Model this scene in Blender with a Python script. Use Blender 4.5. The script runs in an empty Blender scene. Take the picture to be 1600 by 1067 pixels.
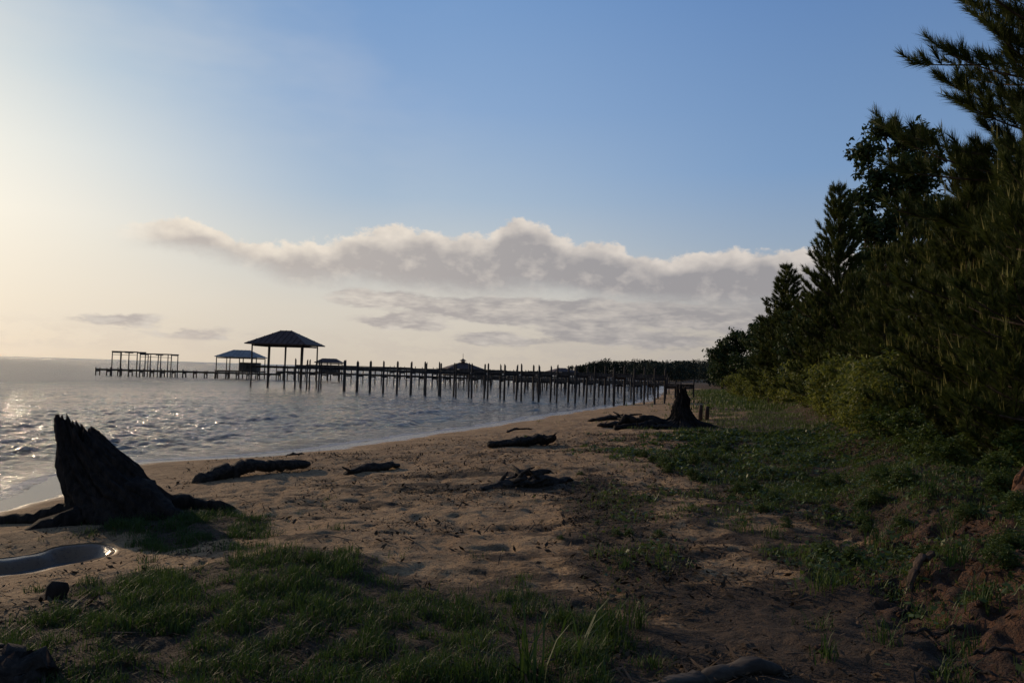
import bpy, math, random
import numpy as np
from mathutils import Vector, Matrix
random.seed(7); rng=np.random.default_rng(7)
S=bpy.context.scene
COL=S.collection
# ------------------------------------------------------------ helpers
def vnoise(x,y,seed=0):
    x=np.asarray(x,float); y=np.asarray(y,float)
    xi=np.floor(x); yi=np.floor(y); fx=x-xi; fy=y-yi
    fx=fx*fx*(3-2*fx); fy=fy*fy*(3-2*fy)
    def h(a,b):
        v=np.sin(a*127.1+b*311.7+seed*74.7)*43758.5453
        return v-np.floor(v)
    return (h(xi,yi)*(1-fx)+h(xi+1,yi)*fx)*(1-fy)+(h(xi,yi+1)*(1-fx)+h(xi+1,yi+1)*fx)*fy
def fbm(x,y,o=4,seed=0):
    r=0;a=.5;t=0
    for i in range(o):
        r=r+a*vnoise(np.asarray(x)*2**i,np.asarray(y)*2**i,seed+i*3);t+=a;a*=.5
    return r/t-.5
def sst(a,b,x):
    t=np.clip((x-a)/(b-a),0,1); return t*t*(3-2*t)
def soup(name,V,F,mats,mi=None,smooth=False,attrs=None):
    V=np.ascontiguousarray(V,dtype=np.float32); F=np.ascontiguousarray(F,dtype=np.int32)
    me=bpy.data.meshes.new(name); k=F.shape[1]
    me.vertices.add(len(V)); me.vertices.foreach_set('co',V.ravel())
    me.loops.add(F.size); me.loops.foreach_set('vertex_index',F.ravel())
    me.polygons.add(len(F)); me.polygons.foreach_set('loop_start',np.arange(0,F.size,k,dtype=np.int32))
    try: me.polygons.foreach_set('loop_total',np.full(len(F),k,dtype=np.int32))
    except Exception: pass
    for m in (mats if isinstance(mats,(list,tuple)) else [mats]): me.materials.append(m)
    if mi is not None: me.polygons.foreach_set('material_index',np.asarray(mi,dtype=np.int32))
    if attrs:
        for an,av in attrs.items():
            a=me.attributes.new(an,'FLOAT','POINT'); a.data.foreach_set('value',np.asarray(av,dtype=np.float32))
    me.update(calc_edges=True)
    me.polygons.foreach_set('use_smooth',np.full(len(F),smooth,dtype=bool))
    return me
def obj(name,me,parent=None,loc=(0,0,0),rot=(0,0,0),sc=(1,1,1),**kw):
    o=bpy.data.objects.new(name,me); COL.objects.link(o)
    o.location=loc;o.rotation_euler=rot;o.scale=sc
    if parent is not None:o.parent=parent
    for k,v in kw.items(): o[k]=v
    return o
class MB:
    """small mesh builder"""
    def __init__(s): s.v=[];s.f=[];s.m=[]
    def tube(s,pts,rad,n=10,mat=0,rough=0.,cap=True,seed=0,flat=1.,freq=2.2):
        pts=[Vector(p) for p in pts]; b=len(s.v); L=len(pts)
        up=Vector((0,0,1)); prev=None
        for i,p in enumerate(pts):
            d=(pts[min(i+1,L-1)]-pts[max(i-1,0)]).normalized()
            if prev is None:
                a=d.cross(up) if abs(d.z)<.95 else d.cross(Vector((1,0,0)))
            else: a=prev-d*prev.dot(d)
            a.normalize(); c=d.cross(a); prev=a
            for j in range(n):
                th=2*math.pi*j/n
                r=rad[i]
                if rough: r*=1+rough*float(fbm(math.cos(th)*freq+seed+5,math.sin(th)*freq+i*.45,4,seed))*2
                q=p+a*math.cos(th)*r+c*math.sin(th)*r*flat
                s.v.append(tuple(q))
        for i in range(L-1):
            for j in range(n):
                k=(j+1)%n
                s.f.append((b+i*n+j,b+i*n+k,b+(i+1)*n+k,b+(i+1)*n+j)); s.m.append(mat)
        if cap:
            s.f.append(tuple(b+j for j in range(n))[::-1]); s.m.append(mat)
            s.f.append(tuple(b+(L-1)*n+j for j in range(n))); s.m.append(mat)
    def box(s,c,d,rz=0,mat=0,taper=1.):
        b=len(s.v); cr,sr=math.cos(rz),math.sin(rz)
        for z in(-.5,.5):
            t=taper if z>0 else 1
            for x,y in((-.5,-.5),(.5,-.5),(.5,.5),(-.5,.5)):
                X=x*d[0]*t;Y=y*d[1]*t
                s.v.append((c[0]+X*cr-Y*sr,c[1]+X*sr+Y*cr,c[2]+z*d[2]))
        for f in((0,3,2,1),(4,5,6,7),(0,1,5,4),(1,2,6,5),(2,3,7,6),(3,0,4,7)):
            s.f.append(tuple(b+i for i in f)); s.m.append(mat)
    def beam(s,p,q,w,h,mat=0):
        p=Vector(p);q=Vector(q);d=(q-p).normalized();a=d.cross(Vector((0,0,1)))
        if a.length<1e-3:a=Vector((1,0,0))
        a.normalize();c=a.cross(d).normalized();b=len(s.v)
        for P in(p,q):
            for u,v in((-.5,-.5),(.5,-.5),(.5,.5),(-.5,.5)): s.v.append(tuple(P+a*u*w+c*v*h))
        for f in((0,3,2,1),(4,5,6,7),(0,1,5,4),(1,2,6,5),(2,3,7,6),(3,0,4,7)):
            s.f.append(tuple(b+i for i in f)); s.m.append(mat)
    def poly(s,vs,fs,mat=0):
        b=len(s.v); s.v+= [tuple(v) for v in vs]
        for f in fs: s.f.append(tuple(b+i for i in f)); s.m.append(mat)
    def mesh(s,name,mats,smooth=False):
        me=bpy.data.meshes.new(name); me.from_pydata(s.v,[],s.f)
        for m in mats: me.materials.append(m)
        me.polygons.foreach_set('material_index',s.m)
        me.polygons.foreach_set('use_smooth',[smooth]*len(s.f)); me.update()
        return me
# node expression wrapper
class E:
    def __init__(s,nt,sock): s.nt=nt;s.s=sock
    def _op(s,op,*o,clamp=False):
        n=s.nt.nodes.new('ShaderNodeMath'); n.operation=op; n.use_clamp=clamp
        for i,a in enumerate((s,)+o):
            if isinstance(a,E): s.nt.links.new(a.s,n.inputs[i])
            else: n.inputs[i].default_value=a
        return E(s.nt,n.outputs[0])
    def __add__(s,o): return s._op('ADD',o)
    def __sub__(s,o): return s._op('SUBTRACT',o)
    def __rsub__(s,o): return (s*-1.)+o
    def __mul__(s,o): return s._op('MULTIPLY',o)
    __rmul__=__mul__; __radd__=__add__
    def __truediv__(s,o): return s._op('DIVIDE',o)
    def clamp(s): return s._op('ADD',0.,clamp=True)
    def ss(s,a,b):
        n=s.nt.nodes.new('ShaderNodeMapRange'); n.interpolation_type='SMOOTHSTEP'
        s.nt.links.new(s.s,n.inputs[0]); n.inputs[1].default_value=a;n.inputs[2].default_value=b
        return E(s.nt,n.outputs[0])
    def mr(s,a,b,c,d):
        n=s.nt.nodes.new('ShaderNodeMapRange')
        s.nt.links.new(s.s,n.inputs[0])
        for i,v in enumerate((a,b,c,d)): n.inputs[i+1].default_value=v
        return E(s.nt,n.outputs[0])
def attr(nt,name):
    n=nt.nodes.new('ShaderNodeAttribute'); n.attribute_name=name; return E(nt,n.outputs['Fac'])
def noise(nt,vec,scale,detail=4,rough=.55,dist=0):
    n=nt.nodes.new('ShaderNodeTexNoise'); n.inputs['Scale'].default_value=scale;n.inputs['Detail'].default_value=detail
    n.inputs['Roughness'].default_value=rough; n.inputs['Distortion'].default_value=dist
    if vec is not None: nt.links.new(vec,n.inputs['Vector'])
    return E(nt,n.outputs[0])
def comb(nt,x,y,z):
    n=nt.nodes.new('ShaderNodeCombineXYZ')
    for i,a in enumerate((x,y,z)):
        if isinstance(a,E): nt.links.new(a.s,n.inputs[i])
        else: n.inputs[i].default_value=a
    return n.outputs[0]
def mixc(nt,f,a,b,mode='MIX'):
    n=nt.nodes.new('ShaderNodeMix'); n.data_type='RGBA'; n.blend_type=mode; n.clamp_factor=True
    if isinstance(f,E): nt.links.new(f.s,n.inputs[0])
    else: n.inputs[0].default_value=f
    for i,c in((6,a),(7,b)):
        if isinstance(c,tuple): n.inputs[i].default_value=(*c,1) if len(c)==3 else c
        else: nt.links.new(c,n.inputs[i])
    return n.outputs[2]
def newmat(name):
    m=bpy.data.materials.new(name); m.use_nodes=True; nt=m.node_tree
    return m,nt,nt.nodes['Principled BSDF']
def geopos(nt): return nt.nodes.new('ShaderNodeNewGeometry')
def objco(nt): return nt.nodes.new('ShaderNodeTexCoord').outputs['Object']
def bump(nt,b,h,strength,dist):
    n=nt.nodes.new('ShaderNodeBump'); n.inputs['Strength'].default_value=strength;n.inputs['Distance'].default_value=dist
    nt.links.new(h.s,n.inputs['Height']); nt.links.new(n.outputs[0],b.inputs['Normal'])
def mottled(name,c1,c2,scale,rough=.85,bs=.5,bd=.02,stretch=(1,1,1),c3=None):
    m,nt,b=newmat(name)
    mp=nt.nodes.new('ShaderNodeMapping'); nt.links.new(objco(nt),mp.inputs[0]); mp.inputs['Scale'].default_value=stretch
    n=noise(nt,mp.outputs[0],scale,6,.65); c=mixc(nt,n.ss(.35,.65),c1,c2)
    if c3: c=mixc(nt,noise(nt,mp.outputs[0],scale*.23,3).ss(.5,.65),c,c3)
    nt.links.new(c,b.inputs['Base Color']); b.inputs['Roughness'].default_value=rough
    b.inputs['Specular IOR Level'].default_value=.25
    bump(nt,b,n,bs,bd); return m
def leafmat(name,c1,c2,trans=.35,rough=.6,spec=.3):
    m,nt,b=newmat(name)
    g=nt.nodes.new('ShaderNodeNewGeometry'); r=E(nt,g.outputs['Random Per Island'])
    big=noise(nt,objco(nt),.9,2)
    c=mixc(nt,(r*.6+big.ss(.3,.7)*.4),c1,c2)
    nt.links.new(c,b.inputs['Base Color']); b.inputs['Roughness'].default_value=rough
    b.inputs['Specular IOR Level'].default_value=spec
    if trans>0:
        t=nt.nodes.new('ShaderNodeBsdfTranslucent'); nt.links.new(c,t.inputs[0])
        mx=nt.nodes.new('ShaderNodeMixShader'); mx.inputs[0].default_value=trans
        nt.links.new(b.outputs[0],mx.inputs[1]);nt.links.new(t.outputs[0],mx.inputs[2])
        nt.links.new(mx.outputs[0],nt.nodes['Material Output'].inputs[0])
    return m
# ------------------------------------------------------------ materials
M_bark=mottled('pine_bark',(.035,.022,.015),(.10,.065,.045),9,.9,.8,.03,(1,1,.35))
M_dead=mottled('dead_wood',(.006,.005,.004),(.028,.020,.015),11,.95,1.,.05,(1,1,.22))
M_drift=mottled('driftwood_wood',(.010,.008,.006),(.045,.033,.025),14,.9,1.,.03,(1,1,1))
M_pale=mottled('weathered_wood',(.03,.023,.017),(.075,.058,.042),12,.85,.6,.01,(.4,1,1))
M_pile=mottled('piling_wood',(.03,.025,.022),(.075,.06,.05),7,.85,.6,.02,(1,1,.2))
M_rust=mottled('reddish_roofing',(.05,.026,.02),(.09,.05,.038),3,.7,.3,.02)
M_tin=mottled('pale_metal_roofing',(.21,.195,.18),(.31,.29,.27),2,.75,.2,.02)
M_wall=mottled('dark_boards',(.06,.05,.045),(.10,.085,.07),3,.8,.4,.02,(1,1,5))
M_needle=leafmat('pine_needles',(.022,.034,.008),(.086,.100,.021),.25,.6,.15)
M_candle=leafmat('pine_candles',(.19,.175,.055),(.36,.31,.10),.3,.6)
M_leaf=leafmat('oak_leaves',(.018,.032,.011),(.050,.072,.021),.25,.6,.2)
M_shrub=leafmat('shrub_leaves',(.060,.085,.014),(.19,.19,.036),.45,.55)
M_grass=leafmat('grass_blades',(.019,.043,.008),(.058,.094,.017),.4,.6)
M_cover=leafmat('ground_cover_leaves',(.028,.052,.010),(.098,.132,.026),.4,.5)
M_dry=leafmat('dry_litter',(.014,.010,.006),(.10,.062,.034),0,.85,.15)
M_far=leafmat('far_foliage',(.02,.028,.02),(.034,.042,.028),0,.8,.1)
M_clay=mottled('clay_clod',(.040,.021,.013),(.14,.066,.034),9,.95,.8,.03)
# ------------------------------------------------------------ terrain
_sy=np.array([-60,-10,0,5,8,9.5,11,13.5,17,18.6,19.6,20.9,23.4,28.7,35.5,47.8,71.8,110,200,400,600,1500,6000.])
_sx=np.array([-30,-14,-11.5,-10.2,-9.4,-8.9,-8.5,-8.6,-9.3,-9.3,-8.3,-6.9,-5.6,-3.7,-1.1,3.0,11.4,20,38,62,50,60,60.])
_ty=np.concatenate([np.arange(-60,120,.1),np.geomspace(120,6000,400)])
_tx=np.interp(_ty,_sy,_sx); 
_k=np.hanning(31);_k/=_k.sum(); _tt=np.convolve(np.pad(_tx[:1800],15,mode='edge'),_k,'valid'); _tx[:1800]=_tt
_gx=np.gradient(_tx,_ty)
def shore(x,y):
    xs=np.interp(y,_ty,_tx); g=np.interp(y,_ty,_gx)
    w=(fbm(np.asarray(y)*.35,np.asarray(y)*0+3,3,5))*.9
    return (x-xs+w)/np.sqrt(1+g*g)
_by=np.array([-20,0,4,6,8,12,20,34,60,200]);_bx=np.array([1.5,1.9,2.2,2.9,3.6,4.7,7.5,12.5,19,60.])
def bankx(x,y): return np.interp(y,_by,_bx)+fbm(y*.5+x*.2,y*.3,3,51)*1.2
CREEK=[(-12,6.9),(-8,7.8),(-6.6,8.15),(-5.8,8.45),(-5.3,8.8),(-5.0,9.3)]
def dseg(x,y,P):
    d=np.full(np.shape(x),1e9)
    for (a,b),(c,e) in zip(P[:-1],P[1:]):
        vx,vy=c-a,e-b; t=np.clip(((x-a)*vx+(y-b)*vy)/(vx*vx+vy*vy),0,1)
        d=np.minimum(d,np.hypot(x-a-t*vx,y-b-t*vy))
    return d
def H(x,y):
    x=np.asarray(x,float);y=np.asarray(y,float)
    s=shore(x,y)
    z=np.where(s>0,.95*(1-np.exp(-np.maximum(s,0)/10)),np.maximum(s*.05,-1.2))
    inl=sst(.5,5,s)
    z=z+fbm(x*.45,y*.45,4,11)*.22*inl
    near=1-sst(40,70,y)
    z=z+near*(fbm(x*2.2,y*2.2,3,21)*.05+fbm(x*6,y*6,4,31)*.055)*inl
    dn=vnoise(x*4.3+fbm(x*3,y*3,2,4),y*3.6,41); z=z-near*inl*.02*sst(.62,.85,dn)
    xb=bankx(x,y)
    bh=.42*sst(0,1.3,x-xb)+.25*sst(1,6,x-xb)
    z=z+bh*(1+.5*fbm(x*1.5,y*1.5,3,61))
    scar=sst(-.6,.3,x-xb)*(1-sst(1.6,2.8,x-xb))*(1-sst(9,13,y))
    z=z+scar*(fbm(x*3.5,y*3.5,3,71)*.22+(.5-np.abs(fbm(x*7,y*7,4,73))*4)*.05+fbm(x*16,y*16,3,75)*.08)
    d=dseg(x,y,CREEK)+.18*fbm(x*1.6,y*1.6,3,141)
    low=np.exp(-(d/1.7)**2)*sst(1,3,s)*(1-.8*sst(9.4,10.6,y))
    z=z*(1-.55*low)
    z=z*(1-.97*np.exp(-(d/.34)**6))-.07*np.exp(-(d/.31)**6)
    z=z+.13*np.exp(-((x+12.6)/2.2)**2-((y-20.6+.1*(x+12))/.55)**2)
    return z
def Hs(x,y): return float(H(np.array([x]),np.array([y]))[0])
def blob(x,y,cx,cy,rx,ry,a=0):
    c,s=math.cos(a),math.sin(a); u=(x-cx)*c+(y-cy)*s; v=-(x-cx)*s+(y-cy)*c
    return np.exp(-(u/rx)**2-(v/ry)**2)
def grassmask(x,y):
    n=fbm(x*1.5,y*1.5,4,81)*1.8
    g=1.1*blob(x,y,-1.4,5.1,1.9,1.25)+1.1*blob(x,y,-2.5,7.4,1.6,1.3,-.3)+1.25*blob(x,y,-4.0,10.3,1.6,1.0,-.3)+1.0*blob(x,y,-1.4,3.9,2.0,.9)
    g=g+.75*blob(x,y,.7,7.3,.8,.3)+.7*blob(x,y,.7,5.2,.5,.7)+.4*blob(x,y,-.3,6.6,1.3,.5)
    return np.clip(sst(.45,.9,g+n),0,1)*sst(.4,.65,dseg(x,y,CREEK))
_gy=np.array([0,5,6,7.4,9.7,12,14.7,19,24,34,43,70,120]);_gxx=np.array([3.2,3.0,2.9,2.8,3.05,2.95,2.35,2.8,3.9,7.0,9.4,15.2,26.])
def strip(x,y): return blob(x,y,1.35,11.3,.6,2.6,-.05)+.8*blob(x,y,1.15,7.6,.55,1.2,0)
def covermask(x,y):
    n=fbm(x*.9,y*.9,4,91)*2.4+fbm(x*2.6,y*2.6,3,93)*1.3
    xg=np.interp(y,_gy,_gxx)
    a=(x-xg)/(1.2+np.minimum(y,40)*.05)+n
    g=sst(.0,.8,a)
    m2=fbm(x*2.0,y*2.0,4,97)
    g=np.maximum(g,sst(.4,.8,strip(x,y)+m2*1.5)*.45)
    g=np.maximum(g,sst(.5,.95,.8*blob(x,y,4.,18,2.6,2.0,0)+m2*1.6))
    g=np.maximum(g,sst(.18,.32,m2)*.4*sst(-.5,2,x))
    return g
ys=np.concatenate([np.arange(-30,2.5,.8),np.arange(2.5,13,.042),np.arange(13,36,.12),np.arange(36,120,.8),np.geomspace(120,6000,45)])
xn=np.arange(-9,9,.045)
xm=np.arange(9,40,.35); xf=np.geomspace(40,5000,40)
xs_=np.unique(np.concatenate([-xf[::-1],-xm[::-1][:-1],xn,xm,xf[1:]]))
X,Y=np.meshgrid(xs_,ys); Z=H(X,Y)
ny,nx=X.shape
I=np.arange(nx*ny).reshape(ny,nx)
F=np.stack([I[:-1,:-1],I[:-1,1:],I[1:,1:],I[1:,:-1]],-1).reshape(-1,4)
xf_=X.ravel();yf_=Y.ravel();zf_=Z.ravel()
dcr=dseg(xf_,yf_,CREEK)
wet=np.clip(np.maximum(1-sst(.02,.16,zf_+fbm(xf_*1.2,yf_*1.2,3,101)*.06),1-sst(.38,.6,dcr)),0,1)  # creek rim is damp sand; its dark also paints the cut edge's shade
xb=bankx(xf_,yf_)
clay=sst(-.5,.3,xf_-xb)*(1-sst(1.2,2.2,xf_-xb))*(1-sst(8,11,yf_))
gm=grassmask(xf_,yf_);cm=covermask(xf_,yf_)
fg_shade=(1-sst(3.8,11.,yf_-xf_*.15))  # foreground shade, painted as darker ground colour toward the near edge
soil_shade=np.clip(np.maximum(gm*.95,cm*.85)+sst(0,2,xf_-xb)*.8+ 1.15*strip(xf_,yf_)
   +1.1*sst(-.16,.16,fbm(xf_*1.1,yf_*1.1,4,111)+.14*fg_shade)*fg_shade+.65*sst(.04,.24,fbm(xf_*1.3,yf_*2.2,4,112))*sst(3,6,shore(xf_,yf_))*(1-sst(22,34,yf_))
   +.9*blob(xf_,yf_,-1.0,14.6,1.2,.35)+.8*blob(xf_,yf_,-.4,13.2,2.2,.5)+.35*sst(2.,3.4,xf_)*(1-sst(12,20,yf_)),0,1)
soil_shade=soil_shade*sst(.4,1.0,dcr)
soil_shade=np.where(yf_>150,1,soil_shade)
def sandmat():
    m,nt,b=newmat('sandy_ground')
    P=geopos(nt).outputs['Position']
    w=attr(nt,'wet');so=attr(nt,'soil_shade');cl=attr(nt,'clay')
    n1=noise(nt,P,.9,4,.6); n2=noise(nt,P,14,5,.7); n3=noise(nt,P,120,3,.7); n4=noise(nt,P,3.2,5,.65); n5=noise(nt,P,38,4,.7)
    c=mixc(nt,n1.ss(.3,.7),(.35,.212,.100),(.485,.312,.158))
    c=mixc(nt,n4.ss(.47,.64)*.58,c,(.185,.108,.054))
    c=mixc(nt,n2.ss(.53,.66)*.7,c,(.082,.05,.027))
    c=mixc(nt,n5.ss(.55,.66)*.6,c,(.05,.034,.022))
    c=mixc(nt,n3.ss(.4,.7)*.3,c,(.12,.08,.05))
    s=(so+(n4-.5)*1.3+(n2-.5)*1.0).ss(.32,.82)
    c=mixc(nt,s*.94,c,mixc(nt,n2.ss(.35,.65),(.020,.013,.008),(.088,.052,.028)))  # real soil tone plus the painted foreground shade
    k=(cl+(n4-.5)*1.8).ss(.55,1.0)
    c=mixc(nt,k*.65,c,mixc(nt,n2.ss(.35,.65),(.038,.020,.012),(.17,.076,.038)))
    ww=(w+(n1-.5)*.3).ss(.25,.6)
    c=mixc(nt,ww*.75,c,(.07,.046,.03))
    nt.links.new(c,b.inputs['Base Color'])
    r=ww.mr(0,1,.95,.25); nt.links.new(r.s,b.inputs['Roughness'])
    b.inputs['Specular IOR Level'].default_value=.3
    h=(n4*1.1+n2*1.0+n5*.45+n3*.10)*(1-ww*.93)*(s*.5+1.)
    bump(nt,b,h,1.,.085); return m
me=soup('ground',np.stack([xf_,yf_,zf_],1),F,sandmat(),smooth=True,attrs={'wet':wet,'soil_shade':soil_shade,'clay':clay})
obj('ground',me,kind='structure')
# ------------------------------------------------------------ water
th=np.radians(np.concatenate([np.linspace(-85,-41,30)[:-1],np.linspace(-41,24,620),np.linspace(24,45,14)[1:]]))
rr=np.concatenate([np.linspace(5,12,40)[:-1],np.geomspace(12,160,900),np.geomspace(160,12000,90)[1:]])
na,nr=len(th),len(rr)
TH,R=np.meshgrid(th,rr); WX=R*np.sin(TH);WY=R*np.cos(TH)
rr_=np.random.default_rng(3)
Z=np.zeros_like(WX)
W4=[fbm(WX*.6+q*9,WY*.6,2,q) for q in range(4)]
for i in range(38):
    lam=rr_.uniform(.35,1.1); a=math.radians(15+rr_.normal()*28)
    k=2*math.pi/lam; ph=rr_.uniform(0,6.28)
    ar=k*(WX*math.sin(a)+WY*math.cos(a))+ph+W4[i%4]*3.0
    fd=np.exp(-(R/(65*lam+20))**2)
    Z+=.0096*lam*(np.sin(ar)+.3*np.sin(2*ar+1.2))*fd
Z*=.95+.2*(fbm(WX*.12,WY*.12,3,77)+.2)
s=shore(WX,WY)
dep=np.clip(-s,0,60)
Z*=sst(-.1,5.,dep)*.92+.05
wv=np.zeros_like(WX)
for c,am in((1.1,.05),(3.0,.09),(5.6,.09),(8.8,.08),(12.5,.05)):
    wob=fbm(WX*.12+c,WY*.12,3,int(c*7))*3.5
    brk=sst(-.02,.25,fbm(WX*.2+c*3,WY*.2,3,int(c*11)))
    t=(dep-c+wob)
    prof=np.where(t>0,np.exp(-(t/.5)**2),np.exp(-(t/.18)**2))
    wv+=am*prof*brk
wv*=(R<120)*sst(.1,1.2,dep)
Z+=wv
foam=np.clip(sst(.5,.05,np.abs(dep-.22+fbm(WX*.6,WY*.6,3,9)*.5))*.7*(s<.2)+sst(.055,.085,wv)*.5,0,1)*(R<160)
foam=np.where(dseg(WX,WY,CREEK)<2.0,0,foam)*sst(8,16,WY)
I=np.arange(na*nr).reshape(nr,na)
F=np.stack([I[:-1,:-1],I[1:,:-1],I[1:,1:],I[:-1,1:]],-1).reshape(-1,4)
def watermat():
    m,nt,b=newmat('bay_water')
    P=geopos(nt).outputs['Position']
    mp=nt.nodes.new('ShaderNodeMapping'); nt.links.new(P,mp.inputs[0]); mp.inputs['Rotation'].default_value=(0,0,math.radians(-15)); mp.inputs['Scale'].default_value=(.5,1.5,1)
    n1=noise(nt,mp.outputs[0],2.8,3,.6,.3); n2=noise(nt,mp.outputs[0],9.5,4,.65,.2); n0=noise(nt,mp.outputs[0],.8,2,.5)
    n8=noise(nt,mp.outputs[0],.09,4,.65)
    sh=attr(nt,'shal'); fo=attr(nt,'foam'); off=attr(nt,'offshore')
    c=mixc(nt,sh,(.068,.088,.106),(.10,.085,.07))
    fn=noise(nt,P,7,5,.7)
    f=(fo+(fn-.5)*1.1).ss(.45,.75)*fo.ss(0,.15)
    c=mixc(nt,f*.7,c,(.5,.48,.45)); nt.links.new(c,b.inputs['Base Color'])
    nt.links.new((f*.5+.10+off*.18).s,b.inputs['Roughness']); b.inputs['IOR'].default_value=1.333
    h=(n0*.5+n1*1.15+n2*.46)*(1-sh*.7)*(off*2.0+1.)+n8*off*5.
    bump(nt,b,h,1.,.45); return m
me=soup('water',np.stack([WX.ravel(),WY.ravel(),Z.ravel()],1),F,watermat(),smooth=True,
  attrs={'shal':(1-sst(0,3.0,dep)).ravel(),'foam':foam.ravel(),'offshore':sst(14,60,dep).ravel()})
obj('water',me,kind='structure')
# ------------------------------------------------------------ pines
def perp(d):
    a=np.cross(d,[0,0,1.]); n=np.linalg.norm(a)
    if n<1e-3:a=np.array([1.,0,0]);n=1
    a/=n; return a,np.cross(a,d)
def make_pine(name,h,hw,base,seed,nd=60,nl=.17,openness=0.,nw=.0045,power=.8,candle=.6,upf=1.,step=1.,csz=1.,sub=.17):
    r=np.random.default_rng(seed)
    tb=MB(); k=10
    lean=[(r.normal()*.03*i*.3,r.normal()*.03*i*.3,h*i/k) for i in range(k+1)]
    tb.tube(lean,[.012*h*(1-i/k)**.8+.012 for i in range(k+1)],10,rough=.15,seed=seed)
    trunk=tb.mesh(name+'_trunk',[M_bark],True)
    cb=MB(); shoots=[]
    z=base*h
    while z<h*.97:
        t=(z/h-base)/(1-base)
        L=hw*((1-t)**power)*(.75+.25*min(1,t*6))*r.uniform(.8,1.15)+.12
        nb=int(6+r.integers(0,3)); a0=r.uniform(0,6.28)
        for j in range(nb):
            if r.random()<openness: continue
            cp=r.choice([.1,.5,1.4])*candle
            a=a0+j*6.283/nb+r.normal()*.25; l=L*r.uniform(.5,1.25)
            up=(.2+.75*t+r.normal()*.18)*upf
            pts=[];p=np.array([0,0,z]);n=6
            for i in range(n+1):
                f=i/n; d=np.array([math.cos(a),math.sin(a),up*(.3+1.5*f)]); d/=np.linalg.norm(d)
                pts.append(p.copy()); p=p+d*l/n
            cb.tube(pts,[.022*(1-.75*i/n)*(.4+l*.4) for i in range(n+1)],5,cap=False)
            shoots.append((pts[-2],d,.32,cp))
            m=max(1,int(l/sub))
            for q in range(m):
                f=.2+.8*(q+r.random())/m; i=min(n-1,int(f*n)); pp=pts[i]+(pts[i+1]-pts[i])*(f*n-i)
                sgn=1 if q%2 else -1
                da=a+sgn*r.uniform(.3,1.2); dd=np.array([math.cos(da)*.8,math.sin(da)*.8,(up*.8+r.uniform(.1,1.2))*upf]);dd/=np.linalg.norm(dd)
                sl=r.uniform(.22,.45)*(1.25-f*.4)
                shoots.append((pp,dd,sl,cp))
        z+=r.uniform(.24,.36)*step
    shoots.append((np.array([0,0,h*.97]),np.array([0,0,1.]),.4,1.))
    V=[];mi=[]
    for (p,d,l,cp) in shoots:
        a,c=perp(d)
        cb.tube([p,p+d*l],[.009,.006],3,cap=False)
        f=r.uniform(.0,1.,nd); ph=r.uniform(0,6.283,nd); sp=r.uniform(.3,.85,nd)*(1.15-.5*f)
        ra=np.outer(np.cos(ph),a)+np.outer(np.sin(ph),c)
        dirn=d[None]*1.0+ra*sp[:,None]*1.2; dirn[:,2]+=.12; dirn/=np.linalg.norm(dirn,axis=1)[:,None]
        b0=p[None]+d[None]*(f*l)[:,None]; ln=nl*r.uniform(.7,1.15,nd)
        tip=b0+dirn*ln[:,None]
        w=np.cross(dirn,r.normal(size=(nd,3))); w/=np.linalg.norm(w,axis=1)[:,None]+1e-9; w*=nw
        V.append(np.stack([b0-w,b0+w,tip],1).reshape(-1,3)); mi+= [0]*nd
        if r.random()<cp and p[2]>.1*h:
            for cc in range(r.integers(1,3)):
                q=p+d*(l+nl*.3)+r.normal(size=3)*.03; cd=d*.25+np.array([0,0,1.])+r.normal(size=3)*.12; cd/=np.linalg.norm(cd)
                cl=r.uniform(.06,.24)*csz; ww=.009*csz; w1=np.array([ww,0,0]);w2=np.array([0,ww,0])
                V.append(np.array([q-w1,q+w1,q+cd*cl, q-w2,q+w2,q+cd*cl])); mi+=[1,1]
    V=np.concatenate(V)
    bv=np.array(cb.v);ff=np.array([f[:4] for f in cb.f])
    bf=np.concatenate([ff[:,[0,1,2]],ff[:,[0,2,3]]])+len(V)
    F=np.concatenate([np.arange(len(V)).reshape(-1,3),bf])
    crown=soup(name+'_crown',np.concatenate([V,bv]),F,[M_needle,M_candle,M_bark],mi+[2]*len(bf))
    return trunk,crown
PA=make_pine('young_pine',5.6,1.6,.02,11,nd=115,nl=.17,nw=.006,power=.75,csz=1.3,candle=.8)
PB=make_pine('bushy_pine',6.4,1.9,.02,12,nd=100,nl=.17,nw=.0075,power=.8,csz=1.35,candle=.6)
PC=make_pine('conical_pine',9.8,2.6,.02,13,nd=58,nl=.24,nw=.013,power=.85,csz=1.4,sub=.19,candle=.25)
PD=make_pine('tall_pine',12.5,2.7,.15,14,nd=110,nl=.27,openness=.06,nw=.006,power=.55,upf=1.0,candle=.5,step=1.2)
def pine(P,x,y,h0,h,label,rz=0,w=1,grp='pine trees edging the beach'):
    z=Hs(x,y)-.05; s=h/h0
    e=obj('pine_tree',None,loc=(x,y,z),rot=(0,0,rz),sc=(s*w,s*w,s),label=label,category='tree',group=grp)
    obj('trunk',P[0],e); obj('crown',P[1],e); return e
L1='bushy young green pine with pale candle shoots beside the beach'
pine(PA,7.6,11.6,5.6,5.1,'dense young pine with yellowish candle tips above the clay bank',.3)
pine(PD,10.1,14.8,12.5,13.2,'tall pine with long upswept feathery boughs behind younger pines',1.2)
pine(PB,9.0,15.8,6.4,5.4,L1,2.2)
pine(PB,10.4,18.3,6.4,6.5,L1,.7,.9)
pine(PA,10.9,21.8,5.6,5.4,L1,4.,1.05)
pine(PB,12.0,26.0,6.4,5.4,L1,5.,1.05)
pine(PC,13.7,34,9.8,9.6,'conical dark pine with a pointed top above the shrubs',.4,.95)
pine(PC,18.2,31,9.8,7.6,L1,2.4)
pine(PA,9.9,13.4,5.6,6.4,L1,3.)
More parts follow.
